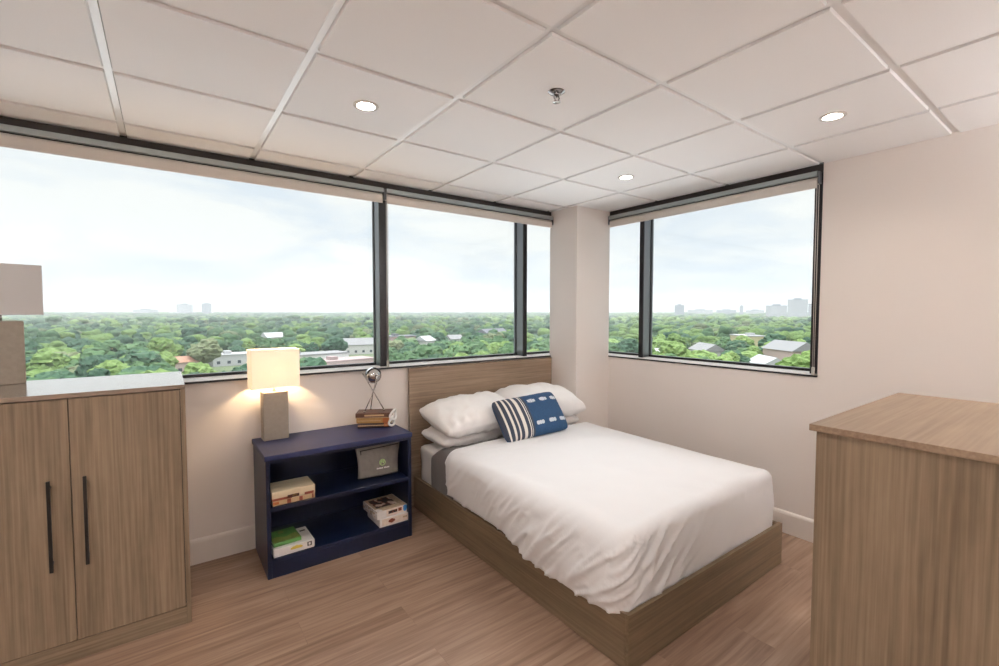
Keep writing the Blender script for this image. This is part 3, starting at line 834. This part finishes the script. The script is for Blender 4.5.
bm = drape(-1.858, -.464, -2.000, -.500, .572, .10, .035, drop, foldf=fold_left, bulge=bulge_d, head_drop=.004, puff=puff, foot_r=.060, rR=.055)
o = link_bm('duvet', bm, M['duvet'], smooth=True, org=(-1.155, -1.2, .5))
md = o.modifiers.new('thickness', 'SOLIDIFY'); md.thickness = .016; md.offset = -1
setp(o, 'plump white duvet spread over the bed, hem hanging over the oak side rail', 'duvet')

# grey blanket: a band showing between the sheet and the duvet
def blanket():
    bm = bmesh.new(); r = .075; x0, x1, zt = -1.846, -.474, .512
    prof = []
    for k in range(13): prof.append((x0, .205 + (zt - r - .205) * k / 12))
    for k in range(1, 9):
        a = PI / 2 * k / 8; prof.append((x0 + r * (1 - math.cos(a)), zt - r + r * math.sin(a)))
    for k in range(1, 40): prof.append((x0 + r + (x1 - x0 - 2 * r) * k / 40, zt))
    for k in range(9):
        a = PI / 2 * (1 - k / 8); prof.append((x1 - r + r * math.cos(a), zt - r + r * math.sin(a)))
    for k in range(1, 10): prof.append((x1, zt - r - (zt - r - .26) * k / 9))
    ny = 22; V = []
    for x, z in prof:
        row = []
        for j in range(ny + 1):
            t_ = j / ny
            ya = -.300 - .060 * ss(.45, .52, z) + .010 * noise.noise((x * 4, z * 5, 1.)); yb = -.60
            y = ya + (yb - ya) * t_
            n = .004 * noise.noise((x * 7, y * 12, z * 7))
            row.append(bm.verts.new((x - (n + .004 if x < -1.77 else 0), y, z + n + (.004 if z > .49 else 0))))
        V.append(row)
    for i in range(len(V) - 1):
        for j in range(ny): bm.faces.new((V[i][j], V[i+1][j], V[i+1][j+1], V[i][j+1]))
    return bm
o = link_bm('blanket', blanket(), M['blanket'], smooth=True, org=(-1.155, -.4, .5))
md = o.modifiers.new('thickness', 'SOLIDIFY'); md.thickness = .007; md.offset = 1
setp(o, 'charcoal grey blanket edge peeking out beneath the white duvet', 'blanket')

def pillow_bm(w, h, th, seed=0., nu=48, nv=34, paint=None, wr=.006, pinch=.10, flange=0.):
    bm = bmesh.new(); G_ = []
    for side in (1, -1):
        g = []
        for j in range(nv + 1):
            v = j / nv * 2 - 1; row = []
            for i in range(nu + 1):
                u = i / nu * 2 - 1
                x = u * w / 2 * (1 - pinch * (1 - v * v) * abs(u) ** 3 * 0.35) * (1 + .0)
                y = v * h / 2 * (1 - pinch * (1 - u * u) * abs(v) ** 3 * 0.6)
                cc = 1 - .085 * abs(u * v) ** 5; x *= cc; y *= cc
                b = max(0., (1 - abs(u) ** 2.8) * (1 - abs(v) ** 2.6)) ** .52
                n = noise.noise((x * 7 + seed, y * 7, side * 2.)) * wr + noise.noise((x * 18 + seed, y * 18, side * 4.)) * wr * .45
                # corner dimples and edge puckers
                pk = wr * .8 * math.sin(u * 26 + seed) * max(0, abs(v) - .6) * 2
                z = side * (th / 2 * b + .003) + (n + pk) * min(1, b * 2.2)
                row.append(bm.verts.new((x, y, z)))
            g.append(row)
        for j in range(nv):
            for i in range(nu):
                q = (g[j][i], g[j][i+1], g[j+1][i+1], g[j+1][i]) if side > 0 else (g[j][i], g[j+1][i], g[j+1][i+1], g[j][i+1])
                f = bm.faces.new(q); f.smooth = True
                if paint: f.material_index = paint((i + .5) / nu, (j + .5) / nv)
        G_.append(g)
    a, b = G_
    def st(A, B):
        for k in range(len(A) - 1): 
            f = bm.faces.new((A[k], A[k+1], B[k+1], B[k])); f.smooth = True
            if paint: f.material_index = paint(min(.99, k / len(A)), .5) if len(A) == nu + 1 else 0
    st(a[0], b[0]); st(a[-1], b[-1]); st([r[0] for r in a], [r[0] for r in b]); st([r[-1] for r in a], [r[-1] for r in b])
    return bm

def pillow(name, label, cat, c, rx, ry, rz, w, h, th, m, seed, group=None, **kw):
    """w along the bed's width, h from front edge to back edge; rx tilts the back edge up"""
    o = link_bm(name, pillow_bm(w, h, th, seed, **kw), m, smooth=False)
    o.matrix_world = Matrix.Translation(c) @ Matrix.Rotation(rz, 4, 'Z') @ Matrix.Rotation(ry, 4, 'Y') @ Matrix.Rotation(rx, 4, 'X')
    return setp(o, label, cat, group)
R_ = math.radians
PG = 'white pillows stacked at the headboard'
pillow('pillow', 'white pillow lying flat beneath another, at the end nearest the bookcase', 'pillow', (-1.485, -.222, .575), R_(3), R_(-1), R_(1), .70, .37, .16, M['pillow'], 1., PG, pinch=.15, wr=.012)
pillow('pillow', 'white pillow lying flat beneath another, at the end nearest the corner pillar', 'pillow', (-.785, -.235, .575), R_(3), R_(1), R_(-2), .68, .38, .16, M['pillow'], 2., PG, pinch=.15, wr=.012)
pillow('pillow', 'puffy white pillow on top of the stack nearest the bookcase', 'pillow', (-1.480, -.262, .722), R_(13), R_(-2), R_(2), .75, .46, .23, M['pillow'], 3., PG, pinch=.15, wr=.016)
pillow('pillow', 'puffy white pillow on top of the stack nearest the corner pillar', 'pillow', (-.800, -.268, .736), R_(13), R_(3), R_(-4), .75, .46, .25, M['pillow'], 4., PG, pinch=.15, wr=.016)
STR = [(0, .035, 1), (.035, .06, 2), (.06, .105, 1), (.105, .135, 2), (.135, .175, 1), (.175, .20, 2), (.20, .245, 1), (.245, .285, 2), (.285, .33, 1), (.33, .345, 2), (.345, .36, 1), (.36, .37, 2), (.37, .40, 1)]
def deco_paint(s, v):
    if s < .40:
        for a, b, m in STR:
            if a <= s < b: return m
    for vy in (.17 + .08, .83 - .06):
        for k, sx in enumerate((.50, .695, .885)):
            if abs(v - vy) < .045 and abs(s - sx) < .060:
                edge = abs(s - sx) / .060; cut = abs(v - vy) / .045
                if cut < 1 - .35 * edge ** 3 and not (.30 < edge < .36 and cut > .55): return 3
    return 0
ux = Vector((.62, .012, .018)).normalized(); uy = Vector((-.045, .185, .25)); uy = (uy - ux * uy.dot(ux)).normalized(); uz = ux.cross(uy)
o = link_bm('lumbar_pillow', pillow_bm(.635, .350, .160, 9., nu=132, nv=72, paint=deco_paint, wr=.003), [M['blue'], M['slate'], M['cream'], M['ikat']])
mtx = Matrix((ux, uy, uz)).transposed().to_4x4(); mtx.translation = Vector((-1.132, -.545, .704))
o.matrix_world = mtx
setp(o, 'blue lumbar pillow with cream stripes and pale dashes propped on white pillows', 'pillow')

# ------------------------------------------------------------------ the world outside, seen from about eight storeys up
GZ = -24.
CAM = Vector((-3.374, -3.2045, 1.4912)); YAW, PITCH = math.radians(36.173), math.radians(-2.514)
GM = mat('meadow_ground', (.10, .13, .06), .95, noise_scale=.03, noise_amt=.4)
LC = [((.038, .080, .038), (.105, .175, .080)), ((.085, .140, .042), (.195, .275, .095)), ((.024, .056, .036), (.066, .122, .072)), ((.085, .105, .055), (.175, .195, .11))]
LEAF = [leaf_mat('leaf_%d' % i, *c, 11., .12) for i, c in enumerate(LC)]
LEAF_FAR = [leaf_mat('leaf_mass_%d' % i, *c, .55, 1.2) for i, c in enumerate(LC)]
BARK = mat('bark', (.10, .075, .055), .9)
NPR = np.random.default_rng(5)

def crown_mesh(seed, sub, lumps=9, w=1., hgt=1.):
    """unit tree: base at 0, height ~1, crown diameter ~1; clustered leafy lumps with rough outline"""
    rnd = random.Random(seed); bm = bmesh.new()
    for k in range(lumps):
        a = rnd.uniform(0, 2 * PI); rr = rnd.uniform(.0, .27) if k else 0; z = rnd.uniform(.36, .80) if k else .56
        rad = rnd.uniform(.17, .26) if k else .33
        q = bmesh.ops.create_icosphere(bm, subdivisions=sub, radius=rad)
        c = Vector((rr * math.cos(a), rr * math.sin(a), z))
        for v in q['verts']:
            n = noise.noise(v.co * 9 + c * 13 + Vector((seed, 0, 0))) * .30 + noise.noise(v.co * 26 + Vector((0, seed, 3))) * .30
            v.co = v.co * (1 + n); v.co.z *= .85; v.co += c
    for f in bm.faces: f.smooth = False
    return bm
def tree_mesh(seed, mi):
    bm = crown_mesh(seed, 3, 8)
    add_tube(bm, [(0, 0, 0), (.01, 0, .3), (0, .01, .6)], [.03, .022, .012], 6, mi=1)
    me = bpy.data.meshes.new('tree'); bm.to_mesh(me); bm.free(); me.materials.append(LEAF[mi]); me.materials.append(BARK); return me
TM = [[tree_mesh(10 * m + s, m) for s in range(3)] for m in range(4)]

fw = Vector((math.sin(YAW) * math.cos(PITCH), math.cos(YAW) * math.cos(PITCH), math.sin(PITCH)))
rt = Vector((math.cos(YAW), -math.sin(YAW), 0)); up = rt.cross(fw)
def pix(x, y, z):
    d = Vector((x, y, z)) - CAM; q = d.dot(fw)
    if q <= 0: return None
    return 499.5 + 457.81 * d.dot(rt) / q, 333 - 457.81 * d.dot(up) / q
def rise(dist): 
    q = max(0., min(1., (dist - 900) / 2200)); return 15 * q * q * (3 - 2 * q)
def polar(head, dist): a = math.radians(head); return CAM.x + dist * math.sin(a), CAM.y + dist * math.cos(a)

bm = bmesh.new(); rr_ = []
for dist in [8, 200, 900, 1200, 1600, 2000, 2400, 2800, 3100, 9000]:
    rr_.append([bm.verts.new((*polar(hd, dist), GZ + rise(dist))) for hd in range(-60, 131, 10)])
for A, B in zip(rr_, rr_[1:]):
    for k in range(len(A) - 1): bm.faces.new((A[k], A[k + 1], B[k + 1], B[k]))
setp(link_bm('ground', bm, GM, org=(0, 0, 0)), kind='structure')

# added reflector, unseen below the windows: bounces overcast light up onto the ceiling
PR = mat('white_bounce_surface', (.78, .78, .78), .9, noise_scale=3, noise_amt=.05)
bm = bmesh.new(); add_box(bm, (-26, .32, -4.1), (.32, 24, -3.7)); add_box(bm, (.32, -22, -4.1), (24, 24, -3.7))
setp(link_bm('bounce_slab', bm, PR, org=(0, 0, 0)), kind='structure')

# houses and blocks: (heading, distance, width, depth, height, roof kind, wall, roof, label, rotation)
HB = [
 (1.5, 235, 9, 7, 5, 'gable', 'h_pink', 'r_orange', 'small house with orange-brown roof seen just above the oak cabinet top', .2),
 (6.2, 262, 22, 12, 5, 'flat', 'h_grey', 'r_pale', 'low pale flat-roofed building left of the lit lamp shade', .1),
 (9.8, 350, 12, 10, 9, 'gable', 'h_pink', 'r_pale', 'pale-roofed house among trees right above the lit lamp shade', .3),
 (13.6, 245, 34, 14, 5, 'flat', 'h_white', 'r_grey', 'long pale flat-roofed building right of the lit lamp shade', .15),
 (17.2, 215, 26, 12, 4.5, 'flat', 'h_pink', 'r_rose', 'rose-roofed low building below the long pale one, near the first mullion', .2),
 (19.0, 300, 18, 12, 6, 'gable', 'h_white', 'r_grey', 'white gabled house close to the left of the first mullion', -.2),
 (23.9, 330, 22, 14, 9, 'flat', 'h_brick', 'r_dark', 'dark flat-topped block seen just right of the first mullion', .1),
 (26.9, 262, 9, 8, 10, 'gable', 'h_white', 'r_pale', 'narrow white house among trees in the middle pane', .5),
 (30.5, 330, 10, 9, 7, 'gable', 'h_white', 'r_grey', 'small white house in the centre of the middle pane', 0.),
 (35.3, 400, 30, 12, 8, 'gable', 'h_white', 'r_dark', 'wide house with dark roof at the right of the middle pane', .3),
 (56.2, 250, 30, 13, 6, 'flat', 'h_white', 'r_pale', 'long white flat-roofed building at the left of the right window', .75),
 (60.6, 265, 20, 11, 6, 'gable', 'h_white', 'r_grey', 'white gabled house in the middle of the right window', .9),
 (64.6, 330, 20, 12, 11, 'flat', 'h_yellow', 'r_pale', 'cream multi-storey building in the middle of the right window', .9),
 (68.6, 245, 20, 12, 9, 'gable', 'h_pink', 'r_grey', 'pinkish house with grey roof near the right jamb of the right window', 1.),
 (66.6, 205, 15, 9, 6, 'gable', 'h_grey', 'r_pale', 'small pale-roofed house low in the right window near its right jamb', .8),
]
FAR = [
 (1.7, 2500, 60, 40, 50, 'h_far', 'pale distant high-rise, left one of the pair on the left skyline'),
 (3.6, 2400, 36, 30, 54, 'h_fard', 'grey distant high-rise, right one of the pair on the left skyline'),
 (-1.5, 2600, 90, 40, 26, 'h_far', 'low pale distant block left of the skyline pair'),
 (57.6, 1900, 34, 30, 48, 'h_fard', 'square grey tower alone on the skyline of the right window'),
 (59.8, 2300, 105, 40, 27, 'h_far', 'long low distant block right of the square tower'),
 (62.5, 2300, 80, 40, 27, 'h_fard', 'distant grey block at the middle of the right skyline'),
 (64.0, 2200, 14, 14, 44, 'h_fard', 'slim distant chimney at the middle of the right skyline'),
 (65.3, 2300, 70, 40, 25, 'h_far', 'low distant pale block right of the slim chimney'),
 (67.3, 1500, 50, 40, 42, 'h_far', 'left wing of the large building crowning the right skyline'),
 (69.2, 1500, 46, 40, 58, 'h_far', 'tall middle block of the large building crowning the right skyline'),
 (71.1, 1500, 50, 40, 46, 'h_far', 'right wing of the large building crowning the right skyline'),
]
HM = {'h_white': mat('white_siding', (.50, .485, .475), .8), 'h_pink': mat('pink_stucco', (.44, .34, .31), .8), 'h_grey': mat('grey_siding', (.42, .42, .43), .8),
      'h_brick': mat('dull_brick', (.28, .20, .19), .85), 'h_yellow': mat('cream_stucco', (.46, .40, .24), .8), 'h_far': mat('pale_concrete', (.36, .36, .39), .85),
      'h_fard': mat('grey_concrete', (.22, .235, .28), .85), 'r_orange': mat('orange_tiles', (.36, .19, .13), .8), 'r_pale': mat('pale_membrane', (.36, .36, .37), .8),
      'r_grey': mat('grey_shingles', (.22, .215, .22), .85), 'r_rose': mat('rose_gravel', (.32, .24, .235), .85), 'r_dark': mat('dark_shingles', (.13, .13, .15), .85),
      'win': mat('dark_pane', (.05, .06, .08), .2)}
def house(head, dist, w, d, h, roof, wm, rm, label, rot):
    x, y = polar(head, dist)
    t = thing('house' if roof == 'gable' else 'building', label, 'house' if roof == 'gable' else 'building', (x, y, GZ), rot)
    link_bm('wall', add_box(bmesh.new(), (-w/2, -d/2, 0), (w/2, d/2, h)), HM[wm], t)
    bm = bmesh.new()
    if roof == 'gable':
        rh = d * .32; e = .6
        P = [(-w/2-e, -d/2-e, h-.1), (w/2+e, -d/2-e, h-.1), (w/2+e, d/2+e, h-.1), (-w/2-e, d/2+e, h-.1), (-w/2-e, 0, h+rh), (w/2+e, 0, h+rh)]
        V = [bm.verts.new(p) for p in P]
        for f in ((0, 1, 5, 4), (2, 3, 4, 5), (0, 4, 3), (1, 2, 5), (0, 3, 2, 1)): bm.faces.new([V[k] for k in f])
    else:
        add_box(bm, (-w/2-.3, -d/2-.3, h), (w/2+.3, d/2+.3, h+.6)); add_box(bm, (-w/4, -d/5, h+.6), (-w/4+3, d/5, h+2.))
    link_bm('roof', bm, HM[rm], t)
    nrow = max(1, int(h // 3.2)); ncol = max(2, int(w // 4))
    for r_ in range(nrow):
        for c_ in range(ncol):
            if nrow * ncol > 30: break
            wx = -w/2 + w * (c_ + .5) / ncol
            link_bm('window', add_box(bmesh.new(), (wx - .7, -d/2 - .06, r_ * 3.1 + 1.1), (wx + .7, -d/2 + .02, r_ * 3.1 + 2.5)), HM['win'], t)
    return t
for h_ in HB: house(*h_)
for (hd, ds, w, d, h, m_, lab) in FAR:
    x, y = polar(hd, ds)
    t = thing('building', lab, 'building', (x, y, GZ + rise(ds)), -math.radians(hd))
    bm = bmesh.new(); add_box(bm, (-w/2, -d/2, 0), (w/2, d/2, h)); link_bm('wall', bm, HM[m_], t)
    bm = bmesh.new(); add_box(bm, (-w*.2, -d*.2, h), (w*.2, d*.2, h + 5)); add_box(bm, (-w/2 - .5, -d/2 - .5, h - .5), (w/2 + .5, d/2 + .5, h + 1.)); link_bm('roof', bm, HM['h_fard'], t)

# roads and lots: pale patches between the trees
lot = mat('pale_asphalt', (.42, .40, .41), .9)
for (hd, ds, w, d, rot) in ((5.5, 205, 46, 16, .1), (15.5, 190, 60, 22, .2), (18.5, 250, 40, 30, .2), (67.5, 215, 30, 16, .9), (25.5, 290, 16, 60, .1)):
    x, y = polar(hd, ds); o = box('pavement', (-w/2, -d/2, 0), (w/2, d/2, .08), lot, bevel=0, org=(0, 0, 0)); o.location = (x, y, GZ); o.rotation_euler = (0, 0, rot)
    setp(o, kind='structure')

# trees
cand = []
def clear(x, y):
    dx, dy = x - CAM.x, y - CAM.y; dist = math.hypot(dx, dy); hd = math.degrees(math.atan2(dx, dy))
    for (h2, d2, w, d, h, *_r) in HB:
        half = math.degrees(math.atan2(w * .5 + 2, d2))
        if abs(hd - h2) < half and d2 - 48 < dist < d2 + d * .8 + 3: return False
    for (h2, d2, w, d) in ((5.5, 205, 40, 16), (15.5, 190, 56, 22), (18.5, 250, 34, 26)):
        half = math.degrees(math.atan2(w * .5, d2))
        if abs(hd - h2) < half and d2 - 45 < dist < d2 + d * .6: return False
    return True
def scatter(d0, d1, step, size0, size1):
    out = []; n = int(d1 / step) + 1
    for i in range(-n, n + 1):
        for j in range(-n, n + 1):
            x = i * step + random.uniform(-.45, .45) * step; y = j * step + random.uniform(-.45, .45) * step
            dist = math.hypot(x, y); hd = math.degrees(math.atan2(x, y))
            if not (d0 <= dist < d1 and -16 < hd < 78): continue
            X, Y = x + CAM.x, y + CAM.y
            if not clear(X, Y): continue
            out.append((X, Y, random.uniform(size0, size1), random.random(), dist, hd))
    return out
cand = scatter(95, 340, 9.5, 9, 14)
def in_view(X, Y, s):
    p = pix(X, Y, GZ + s * .8)
    if p is None: return None
    u, v = p
    if v > 385: return None
    if -10 < u < 372: return 0
    if 389 < u < 515: return 1
    if 527 < u < 552: return 2
    if 610 < u < 638: return 3
    if 651 < u < 816: return 4
    return None
vis = []; rest = []
for c in cand:
    k = in_view(c[0], c[1], c[2])
    (vis if k is not None else rest).append((c, k))
vis.sort(key=lambda q: q[0][4])
rest += vis[300:]; vis = vis[:300]
PANE = ['beyond the large left pane', 'beyond the middle pane over the headboard', 'beyond the narrow pane left of the pillar', 'beyond the narrow pane right of the pillar', 'beyond the wide pane of the right window']
KIND = ['mid green leafy tree', 'bright yellow-green leafy tree', 'dark green leafy tree', 'dull olive leafy tree']
def kind_of(r, hd):
    r = (r + .35 * noise.noise((hd * .35, r, 2.))) % 1
    if hd > 50: return 1 if r < .50 else (0 if r < .80 else (2 if r < .95 else 3))
    return 1 if r < .20 else (0 if r < .62 else (2 if r < .92 else 3))
for (c, k) in vis:
    X, Y, s, r, dist, hd = c; kd = kind_of(r, hd)
    o = bpy.data.objects.new('leafy_tree', TM[kd][int(r * 1000) % 3]); COL.objects.link(o)
    o.location = (X, Y, GZ); o.rotation_euler = (0, 0, r * 40); o.scale = (s * (.9 + .4 * ((r * 37) % 1)), s * (.9 + .4 * ((r * 53) % 1)), s * (.85 + .25 * ((r * 71) % 1)))
    setp(o, KIND[kd] + ' in the near belt ' + PANE[k], 'tree', KIND[kd].replace(' tree', '') + ' trees ' + PANE[k])

def mass(name, label, pts, sub, lumps, seed):
    """the rest of the canopy, uncountable at its distance, as one mesh"""
    protos = []
    for s in range(4):
        bm = crown_mesh(seed + s, sub, lumps); bm.verts.ensure_lookup_table()
        v = np.array([q.co[:] for q in bm.verts]); f = np.array([[q.index for q in fc.verts] for fc in bm.faces]); bm.free()
        protos.append((v, f))
    VV, FF, MI = [], [], []; off = 0
    for (X, Y, s, r, dist, hd) in pts:
        v, f = protos[int(r * 977) % 4]; a = r * 40; c_, s_ = math.cos(a), math.sin(a)
        w = s * (1. + .45 * ((r * 37) % 1)) ; hh = s * (.85 + .25 * ((r * 71) % 1)) if dist < 900 else min(s, 14) * (.75 + .5 * ((r * 71) % 1))
        q = np.empty_like(v); q[:, 0] = (v[:, 0] * c_ - v[:, 1] * s_) * w + X; q[:, 1] = (v[:, 0] * s_ + v[:, 1] * c_) * w + Y; q[:, 2] = v[:, 2] * hh + GZ + rise(dist)
        VV.append(q); FF.append(f + off); off += len(v); MI.append(np.full(len(f), kind_of(r, hd), dtype=np.int32))
    VV = np.concatenate(VV); FF = np.concatenate(FF); MI = np.concatenate(MI)
    me = bpy.data.meshes.new(name)
    me.vertices.add(len(VV)); me.vertices.foreach_set('co', VV.astype(np.float32).ravel())
    me.loops.add(FF.size); me.loops.foreach_set('vertex_index', FF.astype(np.int32).ravel())
    me.polygons.add(len(FF)); me.polygons.foreach_set('loop_start', np.arange(0, FF.size, 3, dtype=np.int32)); me.polygons.foreach_set('loop_total', np.full(len(FF), 3, dtype=np.int32))
    me.polygons.foreach_set('material_index', MI); me.update(calc_edges=True)
    for m in LEAF_FAR: me.materials.append(m)
    o = bpy.data.objects.new(name, me); COL.objects.link(o)
    return setp(o, label, 'trees', kind='stuff')
far1 = [c for c, _ in rest] + scatter(340, 800, 14, 10, 16)
mass('tree_canopy', 'continuous green tree canopy filling the middle distance beyond the windows', far1, 2, 4, 300)
far2 = scatter(800, 1700, 23, 15, 22)
mass('distant_woodland', 'band of distant treetops below the horizon', far2, 1, 3, 400)
far3 = scatter(1700, 3300, 48, 34, 50)
mass('horizon_woodland', 'farthest line of treetops along the horizon', far3, 1, 8, 500)

hz, nt, out = new_mat('summer_haze')
vs = N(nt, 'ShaderNodeVolumeScatter', Density=.00030, Anisotropy=.0); vs.inputs[0].default_value = (.93, .96, 1., 1)
nt.links.new(vs.outputs[0], out.inputs['Volume'])
bm = bmesh.new(); add_box(bm, (-1500, 60, GZ - 2), (4500, 4500, 110))
o = link_bm('haze', bm, hz, org=(0, 0, 0)); setp(o, 'thin summer haze over the woodland outside', 'haze', kind='stuff')

# ------------------------------------------------------------------ sky
w = bpy.data.worlds.new('overcast_sky'); SC.world = w; w.use_nodes = True; nt = w.node_tree; nt.nodes.clear()
out = nt.nodes.new('ShaderNodeOutputWorld'); bg = nt.nodes.new('ShaderNodeBackground')
tc = N(nt, 'ShaderNodeTexCoord'); mp = N(nt, 'ShaderNodeMapping'); mp.inputs['Scale'].default_value = (2.2, 2.2, 7.)
nt.links.new(tc.outputs['Generated'], mp.inputs[0])
n1 = N(nt, 'ShaderNodeTexNoise', Scale=1.35, Detail=6., Roughness=.55, Distortion=.4); nt.links.new(mp.outputs[0], n1.inputs[0])
r = N(nt, 'ShaderNodeValToRGB'); e = r.color_ramp.elements
e[0].position = .36; e[0].color = (.77, .84, .94, 1); e[1].position = .54; e[1].color = (1.0, 1.0, 1.0, 1)
nt.links.new(n1.outputs[0], r.inputs[0])
sp = N(nt, 'ShaderNodeSeparateXYZ'); nt.links.new(tc.outputs['Generated'], sp.inputs[0])
mr = N(nt, 'ShaderNodeMapRange'); mr.inputs[1].default_value = .36; mr.inputs[2].default_value = .75; mr.inputs[3].default_value = .79; mr.inputs[4].default_value = 4.6
nt.links.new(sp.outputs[2], mr.inputs[0])
nt.links.new(r.outputs[0], bg.inputs[0]); nt.links.new(mr.outputs[0], bg.inputs[1]); nt.links.new(bg.outputs[0], out.inputs[0])

# ------------------------------------------------------------------ camera and colour
cd = bpy.data.cameras.new('camera'); cam = bpy.data.objects.new('camera', cd); COL.objects.link(cam)
cd.sensor_width = 36.; cd.lens = 457.81 / 999 * 36; cd.clip_start = .05; cd.clip_end = 12000
cam.location = CAM
cam.matrix_world = Matrix.Translation(CAM) @ Matrix((rt, up, -fw)).transposed().to_4x4()
SC.camera = cam
SC.view_settings.view_transform = 'Standard'; SC.view_settings.look = 'None'
SC.view_settings.exposure = 0.32; SC.view_settings.gamma = 1.0; SC.view_settings.use_curve_mapping = False
SC.cycles.use_denoising = True
SC.cycles.max_bounces = 10; SC.cycles.diffuse_bounces = 6; SC.cycles.transparent_max_bounces = 12
SC.cycles.sample_clamp_indirect = 8.0
